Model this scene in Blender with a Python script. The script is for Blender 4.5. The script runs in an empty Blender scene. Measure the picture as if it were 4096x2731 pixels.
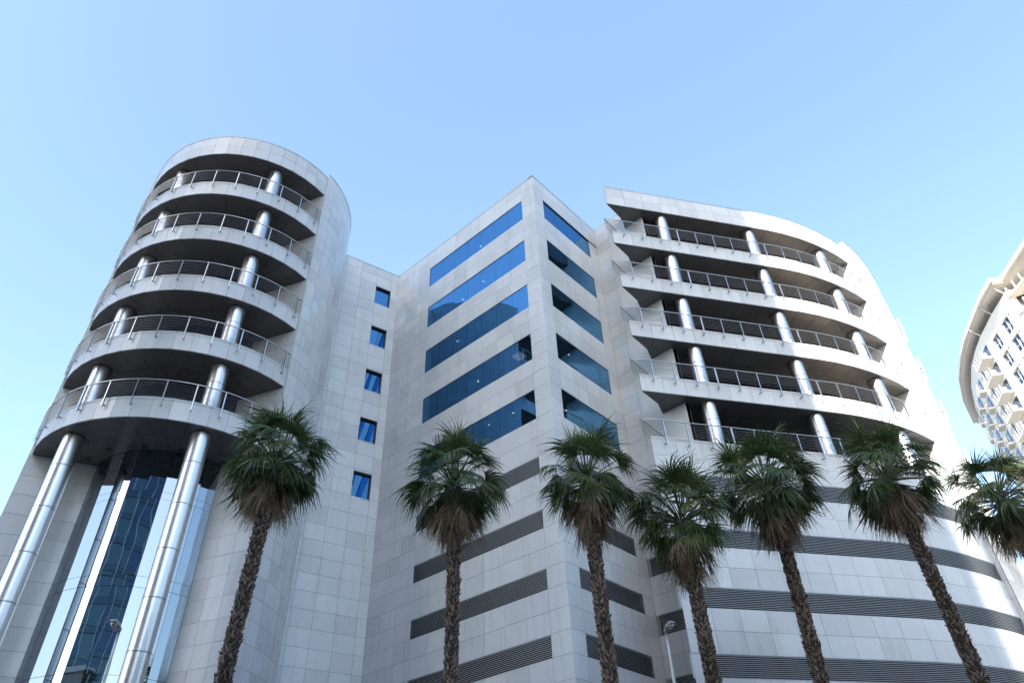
import bpy, math, random
from mathutils import Vector, Matrix

random.seed(7)
SC = bpy.context.scene
COL = SC.collection
EYE = 1.6
R = math.radians

# ------------------------------------------------------------------ camera
CAM_RIGHT = Vector((0.67525348, -0.73675447, -0.03500832))
CAM_UP = -Vector((0.45541156, 0.45379125, -0.76594635))
CAM_BACK = -Vector((0.58020087, 0.50126475, 0.64195062))
FPX = 712.78
cam_data = bpy.data.cameras.new('camera')
cam_data.sensor_width = 36.0
cam_data.lens = FPX / 1024 * 36.0
cam_data.clip_start = 0.1
cam_data.clip_end = 5000
cam = bpy.data.objects.new('camera', cam_data)
COL.objects.link(cam)
m = Matrix((CAM_RIGHT, CAM_UP, CAM_BACK)).transposed().to_4x4()
m.translation = (0, 0, EYE)
cam.matrix_world = m
SC.camera = cam

# ------------------------------------------------------------------ light
SUN_AZ, SUN_EL = R(200.0), R(31.0)
SUN = Vector((math.cos(SUN_AZ) * math.cos(SUN_EL), math.sin(SUN_AZ) * math.cos(SUN_EL), math.sin(SUN_EL)))
world = bpy.data.worlds.new('World')
SC.world = world
world.use_nodes = True
wn = world.node_tree
sky = wn.nodes.new('ShaderNodeTexSky')
sky.sky_type = 'NISHITA'
sky.sun_disc = False
sky.sun_elevation = SUN_EL
sky.sun_rotation = math.pi / 2 - SUN_AZ
sky.air_density = 1.4
sky.dust_density = 3.0
sky.ozone_density = 2.6
bg = wn.nodes['Background']
bg.inputs['Strength'].default_value = 0.12
wn.links.new(sky.outputs[0], bg.inputs['Color'])
sun_data = bpy.data.lights.new('sun', 'SUN')
sun_data.energy = 5.0
sun_data.angle = R(0.53)
sun_data.color = (1.0, 0.90, 0.77)
sun_ob = bpy.data.objects.new('sun', sun_data)
COL.objects.link(sun_ob)
sun_ob.rotation_euler = SUN.to_track_quat('Z', 'Y').to_euler()
sun_ob.location = (0, 0, 150)
SC.view_settings.view_transform = 'Standard'
SC.view_settings.look = 'None'
SC.view_settings.gamma = 1.0
SC.view_settings.use_curve_mapping = False
SC.view_settings.exposure = 2.05


# ------------------------------------------------------------------ helpers
def V(x, y, z=0.0):
    return Vector((x, y, z))


class MB:
    def __init__(self):
        self.v = []
        self.f = []

    def face(self, *pts):
        i = len(self.v)
        self.v.extend(tuple(p) for p in pts)
        self.f.append(tuple(range(i, i + len(pts))))

    def hexa(self, b, t):
        """b, t: four bottom and four top points, both counter-clockwise seen from above"""
        i = len(self.v)
        self.v.extend(tuple(p) for p in b)
        self.v.extend(tuple(p) for p in t)
        self.f += [(i + 3, i + 2, i + 1, i), (i + 4, i + 5, i + 6, i + 7)]
        for k in range(4):
            n = (k + 1) % 4
            self.f.append((i + k, i + n, i + 4 + n, i + 4 + k))

    def box(self, x0, x1, y0, y1, z0, z1):
        self.hexa([(x0, y0, z0), (x1, y0, z0), (x1, y1, z0), (x0, y1, z0)],
                  [(x0, y0, z1), (x1, y0, z1), (x1, y1, z1), (x0, y1, z1)])

    def obox(self, o, t, n, x0, x1, y0, y1, z0, z1):
        """box in a frame: t along, n outward, z up"""
        o, t, n = V(*o[:2]), V(*t[:2]), V(*n[:2])
        q = [(x0, y1), (x1, y1), (x1, y0), (x0, y0)]
        if t.x * n.y - t.y * n.x > 0:
            q = [(x0, y0), (x1, y0), (x1, y1), (x0, y1)]
        pts = [o + t * a + n * b for a, b in q]
        self.hexa([(p.x, p.y, z0) for p in pts], [(p.x, p.y, z1) for p in pts])

    def prism(self, poly, z0, z1):
        """poly counter-clockwise plan points"""
        i = len(self.v)
        n = len(poly)
        self.v.extend((p[0], p[1], z0) for p in poly)
        self.v.extend((p[0], p[1], z1) for p in poly)
        self.f.append(tuple(i + k for k in reversed(range(n))))
        self.f.append(tuple(i + n + k for k in range(n)))
        for k in range(n):
            j = (k + 1) % n
            self.f.append((i + k, i + j, i + n + j, i + n + k))

    def tube(self, pts, rad, n=6, cap=True):
        pts = [Vector(p) for p in pts]
        if not isinstance(rad, (list, tuple)):
            rad = [rad] * len(pts)
        i0 = len(self.v)
        for k, p in enumerate(pts):
            d = (pts[min(k + 1, len(pts) - 1)] - pts[max(k - 1, 0)]).normalized()
            a = d.cross(V(0, 0, 1))
            if a.length < 1e-3:
                a = V(1, 0, 0)
            a.normalize()
            b = a.cross(d)
            for j in range(n):
                w = 2 * math.pi * j / n
                self.v.append(tuple(p + (a * math.cos(w) - b * math.sin(w)) * rad[k]))
        for k in range(len(pts) - 1):
            for j in range(n):
                q = (j + 1) % n
                self.f.append((i0 + k * n + j, i0 + k * n + q, i0 + (k + 1) * n + q, i0 + (k + 1) * n + j))
        if cap:
            self.f.append(tuple(i0 + j for j in reversed(range(n))))
            e = i0 + (len(pts) - 1) * n
            self.f.append(tuple(e + j for j in range(n)))

    def lathe(self, c, prof, n=24):
        i0 = len(self.v)
        for r, z in prof:
            for j in range(n):
                w = 2 * math.pi * j / n
                self.v.append((c[0] + r * math.cos(w), c[1] + r * math.sin(w), z))
        for k in range(len(prof) - 1):
            for j in range(n):
                q = (j + 1) % n
                self.f.append((i0 + k * n + j, i0 + k * n + q, i0 + (k + 1) * n + q, i0 + (k + 1) * n + j))

    def mesh(self, name, mat, smooth=False):
        me = bpy.data.meshes.new(name)
        me.from_pydata(self.v, [], self.f)
        if mat:
            me.materials.append(mat)
        if smooth:
            me.polygons.foreach_set('use_smooth', [True] * len(me.polygons))
        me.update()
        return me

    def build(self, name, mat, parent=None, smooth=False, kind=None):
        return place(self.mesh(name, mat, smooth), name, parent, kind=kind)


def world_offset(parent):
    o = V(0, 0, 0)
    while parent is not None:
        o = o + parent.location
        parent = parent.parent
    return o


def place(me, name, parent=None, matrix=None, kind=None):
    """link a mesh given in world coordinates under a (never rotated) parent"""
    o = bpy.data.objects.new(name, me)
    COL.objects.link(o)
    M = matrix.copy() if matrix else Matrix.Identity(4)
    if parent is not None:
        o.parent = parent
        M = Matrix.Translation(-world_offset(parent)) @ M
    o.matrix_basis = M
    if kind:
        o['kind'] = kind
    return o


def thing(name, loc, label, cat, group=None):
    o = bpy.data.objects.new(name, None)
    COL.objects.link(o)
    o.empty_display_size = 0.5
    o.location = loc
    o['label'] = label
    o['category'] = cat
    if group:
        o['group'] = group
    return o


def frame(o, t, n, sx=1, sy=1, sz=1):
    M = Matrix.Identity(4)
    for r in range(3):
        M[r][0] = t[r] * sx
        M[r][1] = n[r] * sy
        M[r][2] = (0, 0, sz)[r]
        M[r][3] = o[r]
    return M


def screen(p):
    d = Vector(p) - V(0, 0, EYE)
    z = -d.dot(CAM_BACK)
    if z <= 0.1:
        return None
    return 512 + d.dot(CAM_RIGHT) / z * FPX, 341 - d.dot(CAM_UP) / z * FPX, z


class Panels:
    """flat pieces of cladding: the 300 that show largest become parts of their own, the rest one joined part"""
    unit = {}

    def __init__(self, name, mat, thick=0.035, gap=0.014, tilt=0.004):
        self.tilt, self.rn = tilt, random.Random(3)
        self.name, self.mat, self.thick, self.gap = name, mat, thick, gap
        self.items = []

    def add(self, c, t, n, w, h, mat=None):
        self.items.append((Vector(c), Vector(t), Vector(n), w, h))

    def score(self, it):
        c, t, n, w, h = it
        s = screen(c)
        if s is None or not (-25 < s[0] < 1049 and -25 < s[1] < 707):
            return 0.0
        d = V(0, 0, EYE) - c
        f = d.normalized().dot(n)
        return max(0.0, f) * w * h / d.length_squared

    def finish(self, root, limit=300):
        key = self.mat.name
        if key not in Panels.unit:
            b = MB()
            b.hexa([(-.5, -1, -.5), (.5, -1, -.5), (.5, 0, -.5), (-.5, 0, -.5)],
                   [(-.5, -1, .5), (.5, -1, .5), (.5, 0, .5), (-.5, 0, .5)])
            Panels.unit[key] = b.mesh(self.name, self.mat)
        me = Panels.unit[key]
        its = sorted(self.items, key=self.score, reverse=True)
        g = self.gap
        for c, t, n, w, h in its[:limit]:
            # local x runs along t so that x, y (outward) and z stay right-handed
            if t.cross(n).z < 0:
                t = -t
            e1, e2 = self.rn.uniform(-1, 1) * self.tilt, self.rn.uniform(-1, 1) * self.tilt
            M = frame(c, t - n * e1, n + t * e1 - V(0, 0, e2), w - g, self.thick, h - g)
            for r in range(3):
                M[r][2] += n[r] * e2 * (h - g)
            place(me, self.name, root, M)
        if its[limit:]:
            b = MB()
            for c, t, n, w, h in its[limit:]:
                b.obox(c, t, n, -(w - g) / 2, (w - g) / 2, -self.thick, 0, c.z - (h - g) / 2, c.z + (h - g) / 2)
            b.build(self.name, self.mat, root, kind='stuff')


class Path:
    """plan line of a facade: a straight run then an arc; s in metres, outward normal to the left-hand side of the viewer"""

    def __init__(self, start, L, rad, th0):
        self.L, self.rad, self.th0 = L, rad, th0
        self.n0 = V(math.cos(th0), math.sin(th0))
        self.t0 = V(-math.sin(th0), math.cos(th0))
        self.start = V(*start)
        self.c = self.start + self.t0 * L - self.n0 * rad

    def at(self, s, inset=0.0):
        if s <= self.L:
            return self.start + self.t0 * s - self.n0 * inset
        n = self.normal(s)
        return self.c + n * (self.rad - inset)

    def normal(self, s):
        if s <= self.L:
            return self.n0.copy()
        th = self.th0 + (s - self.L) / self.rad
        return V(math.cos(th), math.sin(th))

    def tangent(self, s):
        n = self.normal(s)
        return V(-n.y, n.x)

    def seg(self, s0, s1, inset=0.0):
        """mid point, tangent, normal and width of the flat facet between s0 and s1"""
        a, b = self.at(s0, inset), self.at(s1, inset)
        t = (b - a)
        w = t.length
        t.normalize()
        return (a + b) / 2, t, V(t.y, -t.x), w


def divide(a, b, n):
    return [a + (b - a) * k / n for k in range(n + 1)]


# ------------------------------------------------------------------ materials
def new_mat(name):
    mt = bpy.data.materials.new(name)
    mt.use_nodes = True
    return mt, mt.node_tree, mt.node_tree.nodes['Principled BSDF']


def setp(b, **k):
    names = dict(rough='Roughness', metal='Metallic', spec='Specular IOR Level', ior='IOR', coat='Coat Weight',
                 coat_rough='Coat Roughness', trans='Transmission Weight')
    for a, v in k.items():
        b.inputs[names[a]].default_value = v


def node(nt, kind, **k):
    n = nt.nodes.new(kind)
    for a, v in k.items():
        setattr(n, a, v)
    return n


def math_node(nt, op, a, b=None, clamp=False):
    n = nt.nodes.new('ShaderNodeMath')
    n.operation = op
    n.use_clamp = clamp
    for i, x in enumerate((a, b)):
        if x is None:
            continue
        if isinstance(x, (int, float)):
            n.inputs[i].default_value = x
        else:
            nt.links.new(x, n.inputs[i])
    return n.outputs[0]


def noise(nt, vec, scale, detail=4, rough=0.55):
    n = nt.nodes.new('ShaderNodeTexNoise')
    n.inputs['Scale'].default_value = scale
    n.inputs['Detail'].default_value = detail
    n.inputs['Roughness'].default_value = rough
    if vec is not None:
        nt.links.new(vec, n.inputs['Vector'])
    return n.outputs['Fac']


def position(nt, scale=(1, 1, 1)):
    g = nt.nodes.new('ShaderNodeNewGeometry')
    mp = nt.nodes.new('ShaderNodeMapping')
    mp.inputs['Scale'].default_value = scale
    nt.links.new(g.outputs['Position'], mp.inputs['Vector'])
    return mp.outputs[0], g


def random_piece(nt):
    """a random number for each piece, whether it is an object or an island of a joined mesh"""
    g = nt.nodes.new('ShaderNodeNewGeometry')
    o = nt.nodes.new('ShaderNodeObjectInfo')
    s = math_node(nt, 'ADD', g.outputs['Random Per Island'], o.outputs['Random'])
    return math_node(nt, 'FRACT', s)


def mix_col(nt, fac, a, b, blend='MIX'):
    n = nt.nodes.new('ShaderNodeMix')
    n.data_type = 'RGBA'
    n.blend_type = blend
    for sock, x in ((n.inputs[0], fac), (n.inputs[6], a), (n.inputs[7], b)):
        if isinstance(x, (int, float)):
            sock.default_value = x
        elif isinstance(x, tuple):
            sock.default_value = (*x, 1)
        else:
            nt.links.new(x, sock)
    return n.outputs[2]


def value_scale(nt, col, val):
    n = nt.nodes.new('ShaderNodeHueSaturation')
    nt.links.new(col, n.inputs['Color'])
    nt.links.new(val, n.inputs['Value'])
    return n.outputs[0]


def granite(name, base, rough=0.3, stains=True, spread=0.15):
    mt, nt, b = new_mat(name)
    pos, _ = position(nt)
    grain = noise(nt, pos, 22, 6, 0.75)
    cloud = noise(nt, pos, 0.9, 4)
    col = mix_col(nt, grain, tuple(x * 0.80 for x in base), tuple(min(1, x * 1.20) for x in base))
    rnd = random_piece(nt)
    v = math_node(nt, 'MULTIPLY', math_node(nt, 'POWER', rnd, 1.6), -spread)
    v = math_node(nt, 'ADD', v, 1.0 + spread * 0.38)
    v = math_node(nt, 'ADD', v, math_node(nt, 'MULTIPLY', math_node(nt, 'SUBTRACT', cloud, 0.5), 0.16))
    if stains:
        st, _ = position(nt, (2.6, 2.6, 0.22))
        streak = noise(nt, st, 1.0, 5, 0.65)
        s2 = math_node(nt, 'MULTIPLY', math_node(nt, 'SUBTRACT', streak, 0.52, ), 1.0, True)
        v = math_node(nt, 'SUBTRACT', v, math_node(nt, 'MULTIPLY', s2, 0.55))
    nt.links.new(value_scale(nt, col, v), b.inputs['Base Color'])
    rg = math_node(nt, 'ADD', math_node(nt, 'MULTIPLY', grain, 0.10), rough - 0.05)
    rg = math_node(nt, 'ADD', rg, math_node(nt, 'MULTIPLY', rnd, 0.10))
    nt.links.new(rg, b.inputs['Roughness'])
    bump = node(nt, 'ShaderNodeBump')
    bump.inputs['Strength'].default_value = 0.05
    bump.inputs['Distance'].default_value = 0.01
    nt.links.new(grain, bump.inputs['Height'])
    nt.links.new(bump.outputs[0], b.inputs['Normal'])
    return mt


def metal(name, base, rough, wave=False, metallic=1.0, flat=False):
    mt, nt, b = new_mat(name)
    setp(b, metal=metallic)
    pos, _ = position(nt)
    n1 = noise(nt, pos, 0.4 if flat else 3.0, 2 if flat else 4)
    nt.links.new(mix_col(nt, n1, tuple(x * 0.88 for x in base), tuple(min(1, x * 1.1) for x in base)), b.inputs['Base Color'])
    rr = math_node(nt, 'ADD', math_node(nt, 'MULTIPLY', n1, 0.12), rough - 0.06)
    nt.links.new(rr, b.inputs['Roughness'])
    if wave:
        st, _ = position(nt, (1, 1, 0.35))
        n2 = noise(nt, st, 1.1, 2)
        bump = node(nt, 'ShaderNodeBump')
        bump.inputs['Strength'].default_value = 0.25
        bump.inputs['Distance'].default_value = 0.02
        nt.links.new(n2, bump.inputs['Height'])
        nt.links.new(bump.outputs[0], b.inputs['Normal'])
    return mt


def plain(name, base, rough=0.6, var=0.12, scale=2.0, piece=0.0, spec=0.5):
    mt, nt, b = new_mat(name)
    setp(b, rough=rough, spec=spec)
    pos, _ = position(nt)
    n1 = noise(nt, pos, scale, 5)
    c = mix_col(nt, n1, tuple(x * (1 - var) for x in base), tuple(min(1, x * (1 + var)) for x in base))
    if piece:
        v = math_node(nt, 'ADD', math_node(nt, 'MULTIPLY', random_piece(nt), piece), 1 - piece / 2)
        c = value_scale(nt, c, v)
    nt.links.new(c, b.inputs['Base Color'])
    return mt


def glass(name, tint, dark, refl, bow=0.10, see=0.0):
    """coated sun-control glass: a tinted mirror layer over a dark body; each pane slightly bowed"""
    mt, nt, b = new_mat(name)
    out = nt.nodes['Material Output']
    gl = node(nt, 'ShaderNodeBsdfGlossy')
    gl.inputs['Roughness'].default_value = 0.012
    gl.inputs['Color'].default_value = (*tint, 1)
    b.inputs['Base Color'].default_value = (*dark, 1)
    setp(b, rough=0.05)
    lw = node(nt, 'ShaderNodeLayerWeight')
    lw.inputs['Blend'].default_value = 0.35
    fac = math_node(nt, 'ADD', math_node(nt, 'MULTIPLY', lw.outputs['Fresnel'], 0.5), refl, True)
    ms = node(nt, 'ShaderNodeMixShader')
    nt.links.new(fac, ms.inputs[0])
    nt.links.new(b.outputs[0], ms.inputs[1])
    nt.links.new(gl.outputs[0], ms.inputs[2])
    last = ms
    if see:
        tp = node(nt, 'ShaderNodeBsdfTransparent')
        tp.inputs['Color'].default_value = (0.75, 0.85, 0.95, 1)
        last = node(nt, 'ShaderNodeMixShader')
        last.inputs[0].default_value = see
        nt.links.new(ms.outputs[0], last.inputs[1])
        nt.links.new(tp.outputs[0], last.inputs[2])
    nt.links.new(last.outputs[0], out.inputs['Surface'])
    pos, _ = position(nt)
    rnd = random_piece(nt)
    off = node(nt, 'ShaderNodeVectorMath', operation='ADD')
    nt.links.new(pos, off.inputs[0])
    nt.links.new(math_node(nt, 'MULTIPLY', rnd, 40.0), off.inputs[1])
    n1 = noise(nt, off.outputs[0], 0.55, 1, 0.4)
    bump = node(nt, 'ShaderNodeBump')
    bump.inputs['Strength'].default_value = bow
    bump.inputs['Distance'].default_value = 0.05
    nt.links.new(n1, bump.inputs['Height'])
    for s in (gl, b):
        nt.links.new(bump.outputs[0], s.inputs['Normal'])
    return mt


def leaf_mat(name, a, bcol, trans=0.25, rough=0.45):
    mt, nt, b = new_mat(name)
    setp(b, rough=rough)
    out = nt.nodes['Material Output']
    pos, _ = position(nt)
    n1 = noise(nt, pos, 5.0, 3)
    rnd = random_piece(nt)
    f = math_node(nt, 'ADD', math_node(nt, 'MULTIPLY', n1, 0.5), math_node(nt, 'MULTIPLY', rnd, 0.6), True)
    c = mix_col(nt, f, a, bcol)
    nt.links.new(c, b.inputs['Base Color'])
    tr = node(nt, 'ShaderNodeBsdfTranslucent')
    nt.links.new(c, tr.inputs['Color'])
    ms = node(nt, 'ShaderNodeMixShader')
    ms.inputs[0].default_value = trans
    nt.links.new(b.outputs[0], ms.inputs[1])
    nt.links.new(tr.outputs[0], ms.inputs[2])
    nt.links.new(ms.outputs[0], out.inputs['Surface'])
    return mt


def glow(name, col, strength):
    mt, nt, b = new_mat(name)
    b.inputs['Emission Color'].default_value = (*col, 1)
    b.inputs['Emission Strength'].default_value = strength
    return mt


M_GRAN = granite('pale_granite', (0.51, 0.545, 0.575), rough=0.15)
M_SOFF = granite('shaded_granite', (0.092, 0.091, 0.090), rough=0.22, stains=False, spread=0.10)  # wall granite with the soffit shade darkened into its base colour
M_JOINT = plain('joint_mortar', (0.20, 0.20, 0.20), 0.9)
M_STEEL = metal('brushed_steel', (0.64, 0.65, 0.66), 0.34, flat=True)
M_RAIL = metal('rail_steel', (0.42, 0.44, 0.46), 0.30)
M_WIRE = metal('wire_steel', (0.50, 0.52, 0.55), 0.35)
M_LOUV = metal('louvre_metal', (0.40, 0.43, 0.46), 0.45, metallic=0.5)
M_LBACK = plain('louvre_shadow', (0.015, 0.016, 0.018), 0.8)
M_PLATE = plain('metal_plate', (0.50, 0.55, 0.60), 0.5, 0.05)
M_WIN = glass('window_glass', (0.08, 0.27, 0.51), (0.010, 0.013, 0.018), 0.70, see=0.12)
M_DARKWIN = glass('balcony_glass', (0.12, 0.13, 0.15), (0.008, 0.008, 0.009), 0.20)
M_MIRROR = glass('entrance_glass', (0.36, 0.41, 0.46), (0.008, 0.011, 0.016), 0.85)
M_DARK = plain('dark_reveal', (0.02, 0.02, 0.022), 0.6)
M_TILE = plain('balcony_tile', (0.55, 0.51, 0.45), 0.7)
M_CEIL = plain('ceiling_board', (0.60, 0.60, 0.58), 0.8)
M_ROOM = plain('room_wall', (0.25, 0.24, 0.22), 0.8)
M_CAP = metal('parapet_cap', (0.42, 0.43, 0.44), 0.45)
M_ROOF = plain('roof_screed', (0.25, 0.25, 0.25), 0.9)

# ------------------------------------------------------------------ ground
gm = plain('ground_paving', (0.12, 0.12, 0.125), 0.9, 0.2, 0.6)
am = plain('asphalt', (0.055, 0.055, 0.058), 0.85, 0.25, 3.0)
b = MB()
b.face((-3000, -3000, 0), (3000, -3000, 0), (3000, 3000, 0), (-3000, 3000, 0))
g = b.build('ground', gm)
g['kind'] = 'structure'
# the street runs along the row of palms
ST = V(0.794, -0.608)
SN = V(-0.608, -0.794)          # towards the camera side
P0 = V(9.0, 17.8)


def street(name, d0, d1, z0, z1, mat):
    bb = MB()
    bb.obox(P0, ST, SN, -150, 200, d0, d1, z0, z1)
    o = bb.build(name, mat)
    o['kind'] = 'structure'
    return o


street('road', 4.0, 14.0, -0.2, 0.004, am)
street('kerb', 3.7, 4.0, -0.2, 0.13, plain('kerb_stone', (0.35, 0.34, 0.33), 0.8))
street('pavement', -4.0, 3.696, -0.2, 0.126, plain('pavement_slabs', (0.30, 0.29, 0.28), 0.8, 0.15, 1.5))
street('kerb', 14.0, 14.3, -0.2, 0.13, bpy.data.materials['kerb_stone'])
street('pavement', 14.304, 19.0, -0.2, 0.126, bpy.data.materials['pavement_slabs'])
bb = MB()
for k in range(-15, 26):
    bb.obox(P0, ST, SN, k * 6 - 1.5, k * 6 + 1.5, 8.94, 9.06, 0.006, 0.008)
o = bb.build('lane_marking', plain('road_paint', (0.75, 0.75, 0.73), 0.7))
o['kind'] = 'structure'

# ------------------------------------------------------------------ levels (metres above the ground)
PITCH = 3.744
SOFF = [36.36 + EYE - PITCH * k for k in range(6)]         # soffits; window heads share them
BTOP = [s + 1.09 for s in SOFF]                            # top of each balcony band
WBOT = [s - 1.77 for s in SOFF]                            # window sills
ROOF = 38.0 + EYE
PARK = [17.48 + EYE - 2.73 * k for k in range(7)]          # louvre heads on the wing
TPARK = [16.70 + EYE - 2.735 * k for k in range(7)]        # louvre heads on the curved tower
LH = 0.915

GLASS_SPOTS = []


# ------------------------------------------------------------------ shared builders
def louvre(root, quads, z0, z1, nsl=12):
    """quads: list of (a, b, n) plan facets. A recessed dark box with tilted slats and a thin frame"""
    fr, sl = MB(), MB()
    for a, c, n in quads:
        t = (c - a)
        w = t.length
        t.normalize()
        fr.obox(a, t, n, 0, w, -0.16, -0.15, z0, z1)
        h = (z1 - z0) / nsl
        for k in range(nsl):
            zb = z0 + h * k
            # cross-section of a slat: outer lip low, inner edge high
            o0, o1 = -0.012, -0.10
            p = [(o0, zb + 0.004), (o0, zb + 0.020), (o1, zb + h * 0.80), (o1, zb + h * 0.80 - 0.014)]
            A = [a + n * q + V(0, 0, z) for q, z in p]
            C = [c + n * q + V(0, 0, z) for q, z in p]
            i = len(sl.v)
            sl.v += [tuple(x) for x in A] + [tuple(x) for x in C]
            for q in range(4):
                r = (q + 1) % 4
                sl.f.append((i + q, i + r, i + 4 + r, i + 4 + q))
    back = fr.build('louvre', M_LBACK, root)
    sl.build('louvre_slats', M_LOUV, back, kind='stuff')
    f = MB()
    a, n0 = quads[0][0], quads[0][2]
    c, n1 = quads[-1][1], quads[-1][2]
    for p, n, sgn in ((a, n0, 1), (c, n1, -1)):
        t = V(-n.y, n.x)
        f.obox(p, t, n, min(0, 0.03 * sgn), max(0, 0.03 * sgn), -0.15, -0.002, z0, z1)
    for a, c, n in quads:
        t = (c - a)
        w = t.length
        t.normalize()
        f.obox(a, t, n, 0, w, -0.15, -0.004, z1 - 0.025, z1)
        f.obox(a, t, n, 0, w, -0.15, -0.003, z0 - 0.004, z0 + 0.004)
    f.build('louvre_frame', M_LOUV, back)


POST = None


def post_mesh():
    global POST
    if POST is None:
        q = MB()
        q.box(-0.022, 0.022, -0.045, 0.03, -0.56, 0.79)          # flat upright
        q.tube([(0, -0.26, -0.43), (0, -0.02, -0.43)], 0.035, 8)  # stand-off
        q.tube([(0, -0.32, -0.43), (0, -0.25, -0.43)], 0.075, 10) # wall rose
        q.box(-0.03, 0.03, -0.02, 0.05, 0.74, 0.775)
        POST = q.mesh('post', M_RAIL)
    return POST


def railing(root, path, s0, s1, zb, posts, off, lead=None, tail=None, post_inset=0.0):
    n = max(2, int((s1 - s0) / 0.45))
    ss = divide(s0, s1, n)
    line = [path.at(s, -off) for s in ss]
    if lead:
        line = [V(*p) for p in lead] + line
    if tail:
        line = line + [V(*p) for p in tail]
    r = MB()
    r.tube([(p.x, p.y, zb + 0.80) for p in line], 0.032, 8)
    rail = r.build('balcony_railing', M_RAIL, root, smooth=True)
    w = MB()
    for k in range(8):
        z = zb - 0.03 + 0.098 * k
        w.tube([(p.x, p.y, z) for p in line], 0.0115, 4, cap=False)
    w.build('wire', M_WIRE, rail, kind='stuff')
    for s in posts:
        p, nn = path.at(s, -off), path.normal(s)
        t = V(nn.y, -nn.x)
        me = post_mesh()
        place(me, 'post', rail, frame(V(p.x, p.y, zb), t, nn))
    return rail


def balcony_slab(root, outer, inner, z0, z1, mat=M_JOINT, name='balcony_slab'):
    q = MB()
    n = len(outer)
    for k in range(n - 1):
        a, c = outer[k], outer[k + 1]
        d, e = inner[k + 1], inner[k]
        q.hexa([(e.x, e.y, z0), (a.x, a.y, z0), (c.x, c.y, z0), (d.x, d.y, z0)],
               [(e.x, e.y, z1), (a.x, a.y, z1), (c.x, c.y, z1), (d.x, d.y, z1)])
    return q.build(name, mat, root)


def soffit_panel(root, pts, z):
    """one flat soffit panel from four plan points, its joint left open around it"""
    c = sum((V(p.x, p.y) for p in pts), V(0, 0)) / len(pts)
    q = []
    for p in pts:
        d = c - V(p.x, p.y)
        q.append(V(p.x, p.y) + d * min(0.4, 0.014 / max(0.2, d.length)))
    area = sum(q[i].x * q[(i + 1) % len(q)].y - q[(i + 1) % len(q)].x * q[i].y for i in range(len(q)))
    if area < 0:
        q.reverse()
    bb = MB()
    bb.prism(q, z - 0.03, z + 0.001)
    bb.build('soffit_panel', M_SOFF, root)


def steel_column(root, x, y, z0, z1, rad, rings):
    q = MB()
    q.lathe((x, y), [(rad, z0), (rad, z1)], 32)
    c = q.build('column', M_STEEL, root, smooth=True)
    for z in rings:
        q = MB()
        q.lathe((x, y), [(rad, z - 0.03), (rad + 0.008, z - 0.02), (rad + 0.008, z + 0.02), (rad, z + 0.03)], 32)
        q.build('joint_ring', M_RAIL, c, smooth=True)
    q = MB()
    q.lathe((x, y), [(rad + 0.001, z1 - 0.06), (rad + 0.03, z1 - 0.06), (rad + 0.03, z1 - 0.002)], 32)
    q.build('shadow_gap_ring', M_DARK, c, smooth=False)  # dark ring standing in for the shadow gap at the column head
    return c


def rows(levels):
    return [(levels[k + 1], levels[k]) for k in range(len(levels) - 1)]


# ================================================================== ROUND TOWER (left)
LC = V(12.4, 33.1)
LR = 6.2
lt = thing('round_tower', (LC.x, LC.y, 0), 'round granite tower with five curved balconies and a tall glazed porch below', 'building')
TH0, TH1 = R(166.0), R(284.0)


def lp(th, r=LR):
    return V(LC.x + r * math.cos(th), LC.y + r * math.sin(th))


lpath = Path(lp(TH0), 0.0, LR, TH0)
LLEN = (TH1 - TH0) * LR
SPORCH = 17.62 + EYE
GIN = 3.55
GA0, GA1 = R(171.5), R(278.5)          # ends of the recessed glass
lpan = Panels('panel', M_GRAN)
NB = 16
cut = divide(0, LLEN, NB)
bands = [(SOFF[0], ROOF + 0.05, True)] + [(SOFF[k], BTOP[k], False) for k in range(1, 5)] + [(SPORCH, SPORCH + 1.09, False)]
inner_th = divide(GA0, GA1, NB)
for lev, (z0, z1, top) in enumerate(bands):
    for k in range(NB):
        c, t, n, w = lpath.seg(cut[k], cut[k + 1])
        if top:
            zm = (z0 + z1) / 2
            for a, d in ((z0, zm), (zm, z1)):
                lpan.add((c.x, c.y, (a + d) / 2), t, n, w, d - a)
        else:
            lpan.add((c.x, c.y, (z0 + z1 - 0.15) / 2), t, n, w, z1 - 0.15 - z0)
            lpan.add((c.x, c.y, z1 - 0.075), t, n, w, 0.15)
    outer = [lpath.at(s, 0.03) for s in cut]
    inner = [lp(a, GIN) for a in inner_th]
    balcony_slab(lt, outer, inner, z0 + 0.004, z1 - 0.02 if top else z1 - 0.25)
    upst = [lpath.at(s, 0.28) for s in cut]
    if not top:
        balcony_slab(lt, outer, upst, z1 - 0.245, z1 - 0.004)
        balcony_slab(lt, upst, inner, z1 - 0.248, z1 - 0.225, M_TILE, 'balcony_floor')
    # soffit: two rings of panels
    for k in range(NB):
        a0, a1 = lpath.at(cut[k], 0.02), lpath.at(cut[k + 1], 0.02)
        c0, c1 = lp(inner_th[k], GIN), lp(inner_th[k + 1], GIN)
        m0, m1 = a0.lerp(c0, 0.52), a1.lerp(c1, 0.52)
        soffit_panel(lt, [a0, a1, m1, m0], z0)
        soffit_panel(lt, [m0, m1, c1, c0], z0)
lposts = [(R(224.7 + 11.2 * k) - TH0) * LR for k in range(-5, 6)]
for z0, z1, top in bands[1:]:
    railing(lt, lpath, 0.12, LLEN - 0.12, z1, lposts, 0.14)
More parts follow.
